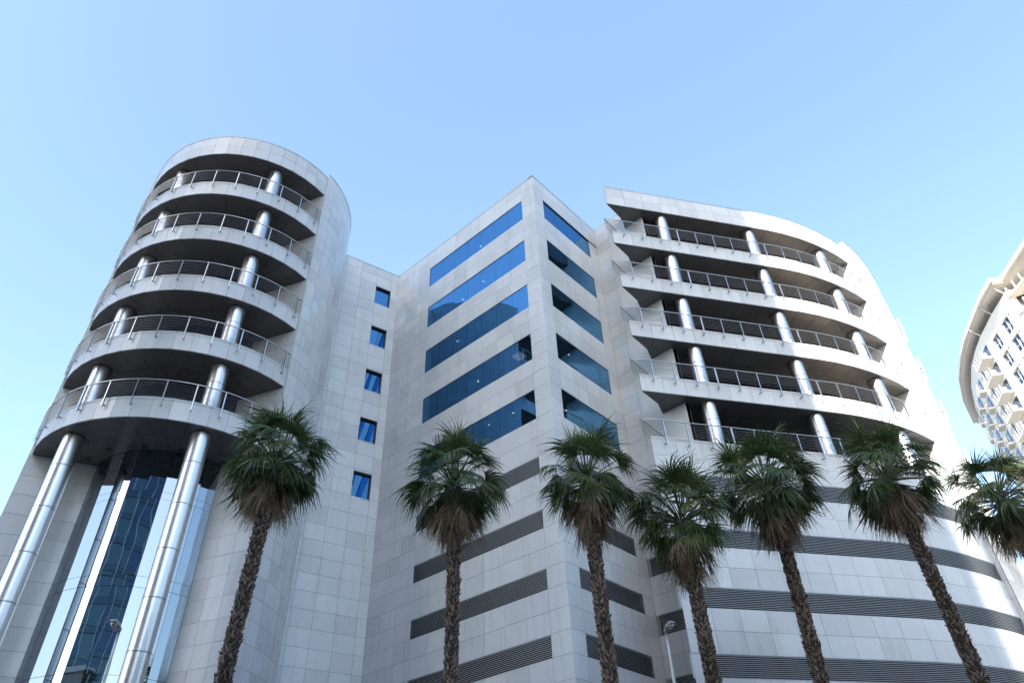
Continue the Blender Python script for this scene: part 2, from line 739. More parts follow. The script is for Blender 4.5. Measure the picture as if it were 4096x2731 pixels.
# columns
LCOL = [(lp(R(225 - 31.8), 5.42)), (lp(R(225 + 29.3), 5.42))]
for p in LCOL:
    for k in range(5):
        zt = SOFF[k]
        zb = (BTOP[k + 1] if k < 4 else SPORCH + 1.09) - 0.25
        steel_column(lt, p.x, p.y, zb, zt, 0.41, [zb + (zt - zb) * 0.62])
    steel_column(lt, p.x, p.y, 0.13, SPORCH, 0.42, [SPORCH - 1.55 - 1.93 * k for k in range(9)])
# recessed balcony glazing and its mullions
NG = 9
gth = divide(GA0, GA1, NG)
dpan = Panels('balcony_pane', M_DARKWIN, 0.03, 0.05)
for k in range(5):
    zt = SOFF[k]
    zb = (BTOP[k + 1] if k < 4 else SPORCH + 1.09) - 0.25
    for j in range(NG):
        a, c = lp(gth[j], GIN), lp(gth[j + 1], GIN)
        t = (c - a).normalized()
        n = V(t.y, -t.x)
        mid = (a + c) / 2
        dpan.add((mid.x, mid.y, (zt + zb) / 2), t, n, (c - a).length, zt - zb)
dpan.finish(lt)
q = MB()
core = [lp(a, GIN - 0.06) for a in gth] + [lp(GA1 + 0.02, 1.0), lp(GA0 - 0.02, 1.0)]
q.prism(list(core), SPORCH + 0.3, SOFF[0] + 0.2)
q.build('core_wall', M_DARK, lt)
# porch glass: flat mirror panes in a faceted curve
mp = Panels('glass_pane', M_MIRROR, 0.03, 0.014)
trans = [SPORCH, 15.55 + EYE, 15.2 + EYE, 11.8 + EYE, 11.35 + EYE, 8.05 + EYE, 7.6 + EYE, 4.3 + EYE, 3.85 + EYE, 0.2]
for j in range(NG):
    a, c = lp(gth[j], GIN), lp(gth[j + 1], GIN)
    t = (c - a).normalized()
    n = V(t.y, -t.x)
    mid = (a + c) / 2
    for zb, zt in rows(trans):
        mp.add((mid.x, mid.y, (zt + zb) / 2), t, n, (c - a).length, zt - zb)
mp.finish(lt)
q = MB()
q.prism(list(core), 0.0, SPORCH - 0.002)
q.build('porch_backing', M_DARK, lt)
for (x, y) in ((8.30, 33.19), (8.61, 31.78), (9.63, 30.47), (10.90, 29.60)):
    q = MB()
    q.lathe((x, y), [(0.14, SPORCH - 0.031), (0.15, SPORCH - 0.045), (0.11, SPORCH - 0.045), (0.10, SPORCH - 0.032), (0.001, SPORCH - 0.033)], 20)
    q.build('downlight', M_DARK, lt)
# fin walls either side of the balconies: curved outside, flat inner face
FR = LR + 0.10
FTOP = 38.35 + EYE
frows = [FTOP, FTOP - 0.95] + [SOFF[0] - 0.936 * k for k in range(0, 20)] + [PARK[0] - 0.91 * k for k in range(0, 21)]
frows = [z for z in frows if z > 0.02] + [0.0]
frows = sorted(set(round(z, 4) for z in frows), reverse=True)
fr2 = [frows[0]]
for z in frows[1:]:
    if fr2[-1] - z > 0.45:
        fr2.append(z)
if fr2[-1] > 0.01:
    fr2.append(0.0)
frows = fr2
for side in (1, -1):
    if side == 1:
        th = [TH1 + R(6.3) * k for k in range(0, 20)]
        inn = lp(GA1, GIN - 0.05)
    else:
        th = [TH0 - R(6.3) * k for k in range(0, 14)]
        inn = lp(GA0, GIN - 0.05)
    edge = lp(th[0], FR)
    for zb, zt in rows(frows):
        for k in range(len(th) - 1):
            a, c = lp(th[k], FR), lp(th[k + 1], FR)
            t = (c - a).normalized()
            n = V(t.y, -t.x) if side == 1 else V(-t.y, t.x)
            mid = (a + c) / 2
            lpan.add((mid.x, mid.y, (zt + zb) / 2), t, n, (c - a).length, zt - zb)
        # flat inner face in three columns
        d = (inn - edge)
        wtot = d.length
        d.normalize()
        n = V(-d.y, d.x) if side == 1 else V(d.y, -d.x)
        if side == 1:
            n = -n if n.dot(V(-1, -0.2)) < 0 else n
        else:
            n = -n if n.dot(V(0.2, -1)) < 0 else n
        for x0, x1 in ((0.02, 0.95), (0.95, 1.88), (1.88, wtot)):
            mid = edge + d * ((x0 + x1) / 2)
            lpan.add((mid.x, mid.y, (zt + zb) / 2), d, n, x1 - x0, zt - zb)
    # solid wall behind the panels
    poly = [lp(a, FR - 0.012) for a in th] + [lp(th[-1], 1.2)] + [lp((GA1 if side == 1 else GA0), 1.2)]
    # pull the inner face 12 mm behind its panels
    e2 = edge - n * 0.014 + d * 0.014
    i2 = inn - n * 0.014
    poly = [e2] + poly[1:-1] + [i2]
    if side == -1:
        poly.reverse()
    q = MB()
    q.prism(poly, 0.0, FTOP - 0.01)
    q.build('fin_wall', M_JOINT, lt)
    q = MB()
    for k in range(len(th) - 1):
        a, c = lp(th[k], FR + 0.02), lp(th[k + 1], FR + 0.02)
        d2, e = lp(th[k + 1], FR - 0.35), lp(th[k], FR - 0.35)
        pl = [a, c, d2, e] if side == 1 else [e, d2, c, a]
        q.prism(pl, FTOP, FTOP + 0.04)
    q.build('parapet_cap', M_CAP, lt)
lpan.finish(lt)
q = MB()
for k in range(NB):
    a, c = lpath.at(cut[k], -0.02), lpath.at(cut[k + 1], -0.02)
    d, e = lpath.at(cut[k + 1], 0.35), lpath.at(cut[k], 0.35)
    q.prism([a, c, d, e], ROOF + 0.05, ROOF + 0.09)
q.build('parapet_cap', M_CAP, lt)

# ================================================================== OFFICE WING (centre)
K = V(22.92, 17.42)
AX = 22.92
AY1 = 30.57
BX1 = 29.48
wing = thing('office_wing', (26.0, 26.0, 0), 'pale granite office block with a sharp corner, strip windows and louvred parking floors', 'building')
wpan = Panels('panel', M_GRAN)
wwin = Panels('window_pane', M_WIN, 0.03, 0.014)
wq = MB()


def wall_rows(soffs, wbots, parks, top):
    """(z0, z1, kind) from the roof down; kind w = window, l = louvre, p = panel"""
    r = []
    z = top
    for k in range(5):
        zm = (z + soffs[k]) / 2
        r += [(zm, z, 'p'), (soffs[k], zm, 'p')]
        zm = (soffs[k] + wbots[k]) / 2
        r += [(wbots[k], soffs[k], 'w')]
        z = wbots[k]
    for h in parks:
        if h - LH < 0.3:
            break
        zm = (z + h) / 2
        r += [(zm, z, 'p'), (h, zm, 'p'), (h - LH, h, 'l')]
        z = h - LH
    r += [(z / 2, z, 'p'), (0.0, z / 2, 'p')]
    return r


WR = wall_rows(SOFF, WBOT, PARK, ROOF)


def clad(o, t, n, cols, win_cols, z0, z1, kind, louv_root=None):
    """one storey strip of a flat face: cols = list of (x0, x1, window?)"""
    split = [(z0, z1)] if kind == 'p' or kind == 'l' else [(z0, (z0 + z1) / 2), ((z0 + z1) / 2, z1)]
    for i, (x0, x1) in enumerate(cols):
        w = x1 - x0
        mid = o + t * ((x0 + x1) / 2)
        if win_cols[0] <= i < win_cols[1] and kind == 'w':
            m2 = mid - n * 0.035
            wwin.add((m2.x, m2.y, (z0 + z1) / 2), t, n, w, z1 - z0)
        elif win_cols[0] <= i < win_cols[1] and kind == 'l':
            continue
        else:
            for a, c in split:
                wpan.add((mid.x, mid.y, (a + c) / 2), t, n, w, c - a)


# face A (looks left), face B (looks right), face D (inner return by the curved tower), face C (link wall by the round tower)
acols = [(0.0, 1.034)] + [(1.034 + 1.2345 * k, 1.034 + 1.2345 * (k + 1)) for k in range(7)]
x = acols[-1][1]
wlast = (AY1 - K.y - x) / 3
acols += [(x + wlast * k, x + wlast * (k + 1)) for k in range(3)]
bcols = [(0.0, 0.905)] + [(0.905 + 1.193 * k, 0.905 + 1.193 * (k + 1)) for k in range(4)] + [(5.677, BX1 - K.x)]
nA, tA = V(-1, 0), V(0, 1)
nB, tB = V(0, -1), V(1, 0)
for z0, z1, kind in WR:
    clad(K, tA, nA, acols, (1, 8), z0, z1, kind)
    clad(K, tB, nB, bcols, (1, 5), z0, z1, kind)
    if kind == 'l':
        louvre(wing, [(K + tA * acols[1][0], K + tA * acols[7][1], nA)], z0, z1)
        louvre(wing, [(K + tB * bcols[1][0], K + tB * bcols[4][1], nB)], z0, z1)
# face D
DY0 = 13.6
DR = []
z = ROOF
for k in range(5):
    DR += [((z + SOFF[k]) / 2, z, 'p'), (SOFF[k], (z + SOFF[k]) / 2, 'p'), ((SOFF[k] + WBOT[k]) / 2, SOFF[k], 'p'), (WBOT[k], (SOFF[k] + WBOT[k]) / 2, 'p')]
    z = WBOT[k]
for h in TPARK[1:]:
    if h - LH < 0.3:
        break
    zz = divide(z, h, 2 if z - h < 3 else 6)
    DR += [(zz[i + 1], zz[i], 'p') for i in range(len(zz) - 1)] + [(h - LH, h, 'l')]
    z = h - LH
DR += [(0.0, z, 'p')]
DO = V(BX1, K.y)
tD, nD = V(0, -1), V(-1, 0)
dcols = [(0.0, 0.10), (0.10, 1.10), (1.10, 2.10), (2.10, 3.0), (3.0, K.y - DY0)]
for z0, z1, kind in DR:
    for i, (x0, x1) in enumerate(dcols):
        if kind == 'l' and i in (1, 2, 3):
            continue
        if i == 0:
            continue
        mid = DO + tD * ((x0 + x1) / 2 if i > 1 else (x1) / 2)
        wpan.add((mid.x, mid.y, (z0 + z1) / 2), tD, nD, (x1 - x0) if i > 1 else x1, z1 - z0)
    if kind == 'l':
        louvre(wing, [(DO + tD * 0.10, DO + tD * 2.9, nD)], z0, z1)
# face C
CO = V(22.92, 30.57)
tC = V(-0.971, 0.238).normalized()
nC = V(-0.238, -0.971).normalized()
ccols = [(0.0, 0.56), (0.56, 1.70), (1.70, 2.90), (2.90, 4.05), (4.05, 5.2), (5.2, 6.35), (6.35, 7.5), (7.5, 8.65), (8.65, 9.8)]
CREC = 0.20
for z0, z1, kind in WR:
    split = [(z0, z1)] if kind != 'w' else [(z0, (z0 + z1) / 2), ((z0 + z1) / 2, z1)]
    for i, (x0, x1) in enumerate(ccols):
        mid = CO + tC * ((x0 + x1) / 2)
        if kind == 'w' and i == 1:
            zt, zb = z1 - 0.18, z0 - 0.06
            m2 = mid - nC * CREC
            wwin.add((m2.x, m2.y, (zt + zb) / 2), tC, nC, x1 - x0 - 0.02, zt - zb)
            q = MB()
            for xa, xb, za, zc in ((x0 - 0.02, x0, zb, zt), (x1, x1 + 0.02, zb, zt)):
                q.obox(CO, tC, nC, xa, xb, -CREC, -0.002, za, zc)
            q.obox(CO, tC, nC, x0 - 0.02, x1 + 0.02, -CREC, -0.001, zt, zt + 0.03)
            q.obox(CO, tC, nC, x0 - 0.02, x1 + 0.02, -CREC, 0.0, zb - 0.03, zb)
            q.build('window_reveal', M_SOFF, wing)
            wpan.add((mid.x, mid.y, (z1 + zt + 0.03) / 2), tC, nC, x1 - x0, z1 - zt - 0.03)
        else:
            for a, c in split:
                a2 = a
                wpan.add((mid.x, mid.y, (a2 + c) / 2), tC, nC, x1 - x0, c - a2)
# backing walls, one behind each face, opened where the louvres and recessed windows are
q = MB()
for z0, z1, kind in WR:
    dA = 0.17 if kind == 'l' else (0.072 if kind == 'w' else 0.012)
    # face A / face B backing: full behind the solid columns, deeper behind openings
    for o_, t_, n_, cols, (w0, w1), dd in ((K, tA, nA, acols, (1, 8), dA), (K, tB, nB, bcols, (1, 5), dA)):
        xw0, xw1, xe = cols[w0][0], cols[w1 - 1][1], cols[-1][1]
        q.obox(o_, t_, n_, 0.02, xw0, -0.4, -0.012, z0, z1)
        if kind != 'w':
            q.obox(o_, t_, n_, xw0, xw1, -0.4, -dd, z0, z1)
        q.obox(o_, t_, n_, xw1, xe + 0.2, -0.4, -0.012, z0, z1)
    if kind == 'w':
        q.obox(CO, tC, nC, -0.3, ccols[1][0], -0.5, -0.012, z0, z1)
        q.obox(CO, tC, nC, ccols[1][0], ccols[1][1], -0.5, -CREC - 0.035, z0, z1)
        q.obox(CO, tC, nC, ccols[1][1], 9.8, -0.5, -0.012, z0, z1)
    else:
        q.obox(CO, tC, nC, -0.3, 9.8, -0.5, -0.012, z0, z1)
for z0, z1, kind in DR:
    if kind == 'l':
        q.obox(DO, tD, nD, -0.2, 0.1, -0.4, -0.012, z0, z1)
        q.obox(DO, tD, nD, 0.1, 2.9, -0.4, -0.17, z0, z1)
        q.obox(DO, tD, nD, 2.9, K.y - DY0, -0.4, -0.012, z0, z1)
    else:
        q.obox(DO, tD, nD, -0.2, K.y - DY0, -0.4, -0.012, z0, z1)
q.build('wall', M_JOINT, wing)
rl = random.Random(11)
M_LIT = glow('lit_downlight', (1.0, 0.93, 0.80), 12.0)
M_LITP = glow('lit_panel', (1.0, 0.95, 0.85), 2.0)
for k in range(5):
    q2 = MB()
    q2.box(AX + 0.41, 38.0, K.y + 0.41, 30.1, SOFF[k] + 0.03, SOFF[k] + 1.4)
    q2.build('ceiling', M_CEIL, wing)
    for j in range(3):
        lx, ly = (AX + rl.uniform(0.7, 1.3), K.y + rl.uniform(1.4, 9.0)) if j < 2 else (K.x + rl.uniform(1.2, 4.5), K.y + rl.uniform(0.7, 1.2))
        q2 = MB()
        q2.lathe((lx, ly), [(0.001, SOFF[k] + 0.012), (0.055, SOFF[k] + 0.012), (0.06, SOFF[k] + 0.03)], 12)
        q2.build('ceiling_light', M_LIT, wing)
q2 = MB()
for j in range(4):
    q2.box(AX + 0.75, AX + 1.35, K.y + 2.5 + 0.16 * j, K.y + 2.62 + 0.16 * j, SOFF[3] + 0.0, SOFF[3] + 0.028)
q2.build('ceiling_light', M_LITP, wing)
q2 = MB()
q2.box(AX + 3.2, 37.5, K.y + 3.2, 30.0, 0.2, ROOF - 1.0)
q2.build('core_wall', M_ROOM, wing)
wwin.finish(wing)
wpan.finish(wing)
q = MB()
q.prism([(AX + 0.1, K.y + 0.1), (BX1 + 0.05, K.y + 0.1), (BX1 + 0.05, DY0 + 0.3), (BX1 + 14, DY0 + 8), (45, 46), (14.5, 46), (13.6, 33.0), (AX + 0.3, AY1 + 0.3)], ROOF - 0.9, ROOF - 0.5)
q.build('roof', M_ROOF, wing)
q = MB()
for o_, t_, n_, x0, x1 in ((K, tA, nA, -0.02, AY1 - K.y), (K, tB, nB, -0.02, BX1 - K.x), (DO, tD, nD, 0, K.y - DY0), (CO, tC, nC, 0, 9.8)):
    q.obox(o_, t_, n_, x0, x1, -0.4, 0.02 if n_ != nB else 0.018, ROOF, ROOF + (0.045 if n_ != nB else 0.043))
q.build('parapet_cap', M_CAP, wing)
# the dark slot over the top window row on the right face, running on to the inner corner
q = MB()
q.obox(K, tB, nB, bcols[1][0] + 0.02, BX1 - K.x - 0.02, -0.03, 0.012, SOFF[0] - 0.16, SOFF[0] - 0.02)
q.build('slot_trim', M_DARK, wing)

# ================================================================== CURVED TOWER (right)
RT0 = V(26.93, 14.60)
RTH = math.atan2(-0.825, -0.565)
rp = Path(RT0, 11.0, 19.36, RTH)
S_FIN = 11.0 + (R(259.8) - (RTH % (2 * math.pi))) * 19.36
S_LIMB = 11.0 + (R(276.5) - (RTH % (2 * math.pi))) * 19.36
S_END = S_LIMB + 9.0
ct = thing('curved_tower', (36.0, 14.0, 0), 'curved granite tower with sharp-tipped balconies, half of it in sunlight', 'building')
rpan = Panels('panel', M_GRAN)
rdp = Panels('balcony_pane', M_DARKWIN, 0.03, 0.05)
IN = 2.7
NS = 15
rcut = divide(0.0, S_FIN, NS)
cut2 = divide(S_LIMB, S_END, 7)


class Proud:
    """the same plan line moved outwards"""

    def __init__(self, base, d):
        self.b, self.d = base, d
        self.normal, self.tangent = base.normal, base.tangent

    def at(self, s, inset=0.0):
        return self.b.at(s, inset - self.d)

    def seg(self, s0, s1, inset=0.0):
        return self.b.seg(s0, s1, inset - self.d)


rp2 = Proud(rp, 0.22)
TIP = V(26.93, 14.60)
WALLP = V(29.46, 14.72)            # where the end edge of each slab meets the inner return wall


def inner_pt(s):
    """plan point on the recessed glazing behind s"""
    p = rp.at(s, IN)
    return p


rbands = [(SOFF[0], ROOF + 0.05, True)] + [(SOFF[k], BTOP[k], False) for k in range(1, 5)]
rsoff = []
for lev, (z0, z1, top) in enumerate(rbands):
    for cc in (rcut, cut2):
        pth = rp if cc is rcut else rp2
        for k in range(len(cc) - 1):
            c, t, n, w = pth.seg(cc[k], cc[k + 1])
            if top:
                zm = (z0 + z1) / 2
                for a, d in ((z0, zm), (zm, z1)):
                    rpan.add((c.x, c.y, (a + d) / 2), t, n, w, d - a)
            else:
                rpan.add((c.x, c.y, (z0 + z1 - 0.15) / 2), t, n, w, z1 - 0.15 - z0)
                rpan.add((c.x, c.y, z1 - 0.075), t, n, w, 0.15)
        outer = [pth.at(max(s, 0.14), 0.03) for s in cc]
        inner = [pth.at(s, IN) for s in cc]
        if cc is rcut:
            # the pointed end: inner edge follows the end line from the tip to the return wall
            inner = []
            for s in cc:
                p = rp.at(s, IN)
                o_ = rp.at(s, 0.03)
                d = p - o_
                # clip against the line TIP -> WALLP (keep below it)
                e = WALLP - TIP
                den = d.x * e.y - d.y * e.x
                tt = ((TIP.x - o_.x) * e.y - (TIP.y - o_.y) * e.x) / den if abs(den) > 1e-6 else 1
                if tt < 1:
                    pc = o_ + d * max(0.01, tt)
                    if pc.x < 29.3:
                        p = pc
                inner.append(p)
        balcony_slab(ct, outer, inner, z0 + 0.004, z1 - 0.02 if top else z1 - 0.25)
        if not top:
            up = [o_.lerp(i_, min(1, 0.25 / max(0.01, (i_ - o_).length))) for o_, i_ in zip(outer, inner)]
            balcony_slab(ct, outer, up, z1 - 0.245, z1 - 0.004)
            balcony_slab(ct, up, inner, z1 - 0.248, z1 - 0.225, M_TILE, 'balcony_floor')
        for k in range(len(cc) - 1):
            a0, a1 = pth.at(cc[k], 0.02), pth.at(cc[k + 1], 0.02)
            c0, c1 = inner[k], inner[k + 1]
            if k == 0 and cc is rcut:
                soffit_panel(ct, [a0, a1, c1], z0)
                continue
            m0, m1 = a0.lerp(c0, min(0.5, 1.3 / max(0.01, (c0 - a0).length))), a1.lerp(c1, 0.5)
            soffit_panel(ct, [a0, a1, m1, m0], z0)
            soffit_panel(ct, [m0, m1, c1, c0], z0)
    # end face of the slab towards the return wall
    t = (WALLP - TIP).normalized()
    n = V(-t.y, t.x)
    q = MB()
    q.obox(TIP, t, n, 0.16, (WALLP - TIP).length, -0.03, 0.0, z0, z1)
    q.build('slab_end', M_GRAN, ct)
# railings
rposts = [0.70 + 1.235 * k for k in range(int((S_FIN - 0.9) / 1.235) + 1)]
for lev in range(1, 6):
    zb = BTOP[lev] if lev < 5 else 18.66 + EYE
    e = (WALLP - TIP).normalized()
    ntip = V(-e.y, e.x)
    p0 = rp.at(0, -0.24)
    # sharp corner: the end run meets the front run beyond the slab tip
    corner = V(26.42, 14.72)
    lead = [(WALLP.x - 0.1, WALLP.y + 0.10), (corner.x, corner.y)]
    railing(ct, rp, 0.1, S_FIN + 0.05, zb, rposts, 0.24, lead=lead)
    if lev < 5:
        railing(ct, rp2, S_LIMB + 0.3, S_END, zb, [S_LIMB + 0.4 + 1.2 * k for k in range(7)], 0.24)
# columns
for s in (3.95, 10.35, 16.4):
    p = rp.at(s, 0.62)
    for k in range(5):
        zt = SOFF[k]
        zb = (BTOP[k + 1] if k < 4 else 18.66 + EYE) - 0.25
        steel_column(ct, p.x, p.y, zb, zt, 0.42, [zb + (zt - zb) * 0.62])
# recessed glazing
gcut = divide(1.6, S_FIN, 14)
for k in range(5):
    zt = SOFF[k]
    zb = (BTOP[k + 1] if k < 4 else 18.66 + EYE) - 0.25
    for cc in (gcut, cut2):
        for j in range(len(cc) - 1):
            c, t, n, w = rp.seg(cc[j], cc[j + 1], IN)
            rdp.add((c.x, c.y, (zt + zb) / 2), t, n, w, zt - zb)
rdp.finish(ct)
q = MB()
ring = [rp.at(s, IN + 0.06) for s in gcut] + [V(48, 13), V(36, 18)]
q.prism(ring, 18.0, SOFF[0] + 0.3)
ring = [rp.at(s, IN + 0.06) for s in cut2] + [V(56, 18), V(47, 16)]
q.prism(ring, 18.0, SOFF[0] + 0.3)
q.build('core_wall', M_DARK, ct)
# pier at the end of the return wall, between the slabs
q = MB()
q.prism([(29.47, 13.6), (29.9, 13.6), (29.9, 16.2), (29.47, 16.2)], 18.0, SOFF[0] + 0.3)
q.build('end_pier', M_GRAN, ct)
# fin wall between the two balcony runs
fcut = divide(S_FIN, S_LIMB, 6)
FT = 38.4 + EYE
trows = [FT, FT - 0.95] + [SOFF[0] - 0.936 * k for k in range(0, 19)]
z = trows[-1]
while z > 1.0:
    z -= 0.912
    trows.append(z)
trows[-1] = 0.0
for zb, zt in rows(trows):
    for k in range(len(fcut) - 1):
        c, t, n, w = rp.seg(fcut[k], fcut[k + 1], -0.25)
        rpan.add((c.x, c.y, (zt + zb) / 2), t, n, w, zt - zb)
    # inner flank of the fin
    for s, sg in ((S_FIN, -1), (S_LIMB, 1)):
        a, n = rp.at(s, -0.25), rp.tangent(s) * sg
        t = -rp.normal(s)
        for x0, x1 in ((0.04, 1.0), (1.0, 2.0), (2.0, 2.95)):
            mid = a + t * ((x0 + x1) / 2) + n * 0.02
            rpan.add((mid.x, mid.y, (zt + zb) / 2), t, n, x1 - x0, zt - zb)
q = MB()
q.prism([rp.at(s, -0.235) for s in fcut] + [rp.at(s, 3.0) for s in reversed(fcut)], 0.0, FT - 0.01)
q.build('fin_wall', M_JOINT, ct)
q = MB()
for k in range(len(fcut) - 1):
    q.prism([rp.at(fcut[k], -0.27), rp.at(fcut[k + 1], -0.27), rp.at(fcut[k + 1], 0.2), rp.at(fcut[k], 0.2)], FT, FT + 0.04)
for cc in (rcut, cut2):
    for k in range(len(cc) - 1):
        q.prism([rp.at(cc[k], -0.02), rp.at(cc[k + 1], -0.02), rp.at(cc[k + 1], 0.3), rp.at(max(cc[k], 0.5), 0.3)], ROOF + 0.05, ROOF + 0.09)
q.build('parapet_cap', M_CAP, ct)
# lower body: granite and louvre bands
BODY = []
z = 18.66 + EYE
BODY += [(z - 0.15, z, 'p')]
z -= 0.15
for h in TPARK:
    if h - LH < 0.3:
        break
    zm = (z + h) / 2
    BODY += [(zm, z, 'p'), (h, zm, 'p'), (h - LH, h, 'l')]
    z = h - LH
BODY += [(z / 2, z, 'p'), (0, z / 2, 'p')]
LS0 = 0.62
q = MB()
for z0, z1, kind in BODY:
    for cc in (rcut, cut2):
        for k in range(len(cc) - 1):
            c, t, n, w = rp.seg(cc[k], cc[k + 1])
            if kind == 'p' or cc is cut2:
                rpan.add((c.x, c.y, (z0 + z1) / 2), t, n, w, z1 - z0)
            a, e = rp.at(cc[k], 0), rp.at(cc[k + 1], 0)
            q.obox(a, t, n, 0.55 if (k == 0 and cc is rcut) else 0, w + 0.004, -0.6, -0.17 if (kind == 'l' and cc is rcut) else -0.012, z0, z1)
    if kind == 'l':
        ls = [LS0] + rcut[1:]
        quads = []
        for k in range(len(ls) - 1):
            c, t, n, w = rp.seg(ls[k], ls[k + 1])
            quads.append((rp.at(ls[k]), rp.at(ls[k + 1]), n))
        louvre(ct, quads, z0, z1)
        pl = MB()
        pl.obox(RT0, rp.t0, rp.n0, 0.01, LS0 - 0.006, -0.2, -0.02, z0 + 0.006, z1 - 0.006)
        pl.build('end_plate', M_PLATE, ct)
# end wall of the lower body and deck above it
q.prism([rp.at(0.15, 0.05), rp.at(2.6, 0.62), WALLP - V(0, 0.05)], 0.0, 18.3 + EYE)
deck = [rp.at(s, 0.05) for s in rcut] + [rp.at(S_FIN, 3.2), rp.at(11.0, 3.2), V(30.5, 14.6)]
q.prism(deck, 18.35 + EYE, 18.45 + EYE)
q.build('wall', M_JOINT, ct)
rpan.finish(ct)
q = MB()
q.prism([rp.at(max(s, 0.6), 0.3) for s in rcut] + [rp.at(s, 0.3) for s in cut2] + [V(58, 22), V(50, 34), V(30, 22), V(29.6, 14.8)], ROOF - 0.6, ROOF - 0.3)
q.build('roof', M_ROOF, ct)

# ================================================================== BUILDINGS ACROSS THE STREET (behind the camera: they shade the scene and show in the glass)
SDIR = V(math.cos(SUN_AZ), math.sin(SUN_AZ))
SPERP = V(-math.sin(SUN_AZ), math.cos(SUN_AZ)) * -1.0
if SPERP.dot(V(-1, 1)) < 0:
    SPERP = -SPERP
EDGE = V(35.1, 8.65)


def curtain_block(name, label, off, width, dist, depth, height, mats, bay, storey, mull):
    o = EDGE + SDIR * dist + SPERP * off
    root = thing(name, (o.x, o.y, 0), label, 'building')
    q = MB()
    q.obox(o, SPERP, SDIR, 0.1, width - 0.1, 0.1, depth, 0, height)
    q.build('wall', M_DARK, root)
    nf = -SDIR
    rnd = random.Random(5)
    nx, nz = int(width / bay), int(height / storey)
    faces = [(o, SPERP, nf, nx, width / nx), (o + SDIR * depth, -SDIR, -SPERP, int(depth / bay), depth / int(depth / bay))]
    groups = [MB() for _ in mats]
    for fo, ft, fn, n_, bw in faces:
        for i in range(n_):
            for k in range(nz):
                z0, z1 = k * storey, (k + 1) * storey
                g_ = groups[min(len(mats) - 1, 0 if rnd.random() < 0.72 else 1)]
                g_.obox(fo, ft, fn, i * bw + 0.05, (i + 1) * bw - 0.05, -0.06, 0.0, z0 + 0.9, z1 - 0.05)
                groups[-1].obox(fo, ft, fn, i * bw + 0.05, (i + 1) * bw - 0.05, -0.05, 0.005, z0 + 0.05, z0 + 0.85)
    for g_, (pn, pm) in zip(groups, mats):
        g_.build(pn, pm, root, kind='stuff')
    q = MB()
    for fo, ft, fn, n_, bw in faces:
        for i in range(n_ + 1):
            q.obox(fo, ft, fn, i * bw - 0.045, i * bw + 0.045, -0.06, mull, 0, height)
    q.build('mullion', M_LOUV, root, kind='stuff')
    q = MB()
    q.obox(o, SPERP, SDIR, -0.1, width + 0.1, -0.15, depth, height, height + 1.0)
    q.build('parapet', M_LOUV, root)
    return root


M_OG1 = glass('teal_tower_glass', (0.12, 0.22, 0.26), (0.006, 0.018, 0.022), 0.35)
M_OG2 = glass('blue_tower_glass', (0.08, 0.15, 0.26), (0.004, 0.010, 0.022), 0.35)
M_OSP = glass('tower_spandrel', (0.09, 0.17, 0.24), (0.006, 0.014, 0.02), 0.3)
curtain_block('glass_tower', 'tall dark blue glass office tower across the street, seen in the porch reflections', 0.0, 54.0, 90.0, 22.0, 108.0,
              [('tower_pane', M_OG1), ('tower_pane', M_OG2), ('spandrel', M_OSP)], 1.6, 3.7, 0.12)
curtain_block('shade_block', 'unseen lower glass block against the tall tower, shaped to shade the curved tower base', -4.45, 4.4, 90.0, 18.0, 75.5,  # unseen blocks shaped to shade the tower base; their gap passes a sun strip
              [('block_pane', M_OG2), ('block_pane', M_OG1), ('spandrel', M_OSP)], 1.45, 3.6, 0.10)
curtain_block('shade_block', 'second unseen shading block, set off by a narrow gap shaped to pass a sun strip', -21.0, 15.45, 90.0, 18.0, 75.5,
              [('block_pane', M_OG2), ('block_pane', M_OG1), ('spandrel', M_OSP)], 1.6, 3.6, 0.10)

# row of mid-rise blocks on the far side of the street, just behind the camera
M_BR = plain('brown_render', (0.20, 0.17, 0.14), 0.8)
M_GR = plain('grey_render', (0.24, 0.24, 0.24), 0.8)
for i, (a0, a1, h, mt_, lab) in enumerate(((-62, -22, 21, M_GR, 'grey rendered mid-rise block across the street, left of the camera'),
                                           (-19, 9, 17, M_BR, 'brown rendered mid-rise block directly behind the camera'),
                                           (12, 46, 20, M_GR, 'long grey mid-rise block across the street from the curved tower'),
                                           (49, 84, 16, M_BR, 'low brown block across the street, farthest along the road'))):
    o = P0 + SN * 25 + ST * a0
    root = thing('street_block', (o.x, o.y, 0), lab, 'building')
    w = a1 - a0
    q = MB()
    q.obox(o, ST, SN, 0, w, 0.25, 14, 0, h)
    nst = int(h / 3.4)
    for k in range(nst + 1):
        q.obox(o, ST, SN, 0, w, 0, 0.25, k * 3.4 - (1.3 if k else 0), min(h, k * 3.4 + 0.3))
    nb = int(w / 3.2)
    for k in range(nb + 1):
        q.obox(o, ST, SN, min(w - 0.8, k * w / nb), min(w, k * w / nb + 0.8), 0.02, 0.25, 0, h)
    q.build('wall', mt_, root)
    q = MB()
    for k in range(nst):
        for j in range(nb):
            q.obox(o, ST, SN, j * w / nb + 0.82, (j + 1) * w / nb - 0.02, 0.2, 0.24, k * 3.4 + 0.32, k * 3.4 + 2.08)
    q.build('window', M_OG2, root, kind='stuff')
    q = MB()
    q.obox(o, ST, SN, -0.1, w + 0.1, -0.12, 14.1, h, h + 0.5)
    q.build('parapet', M_LOUV, root)

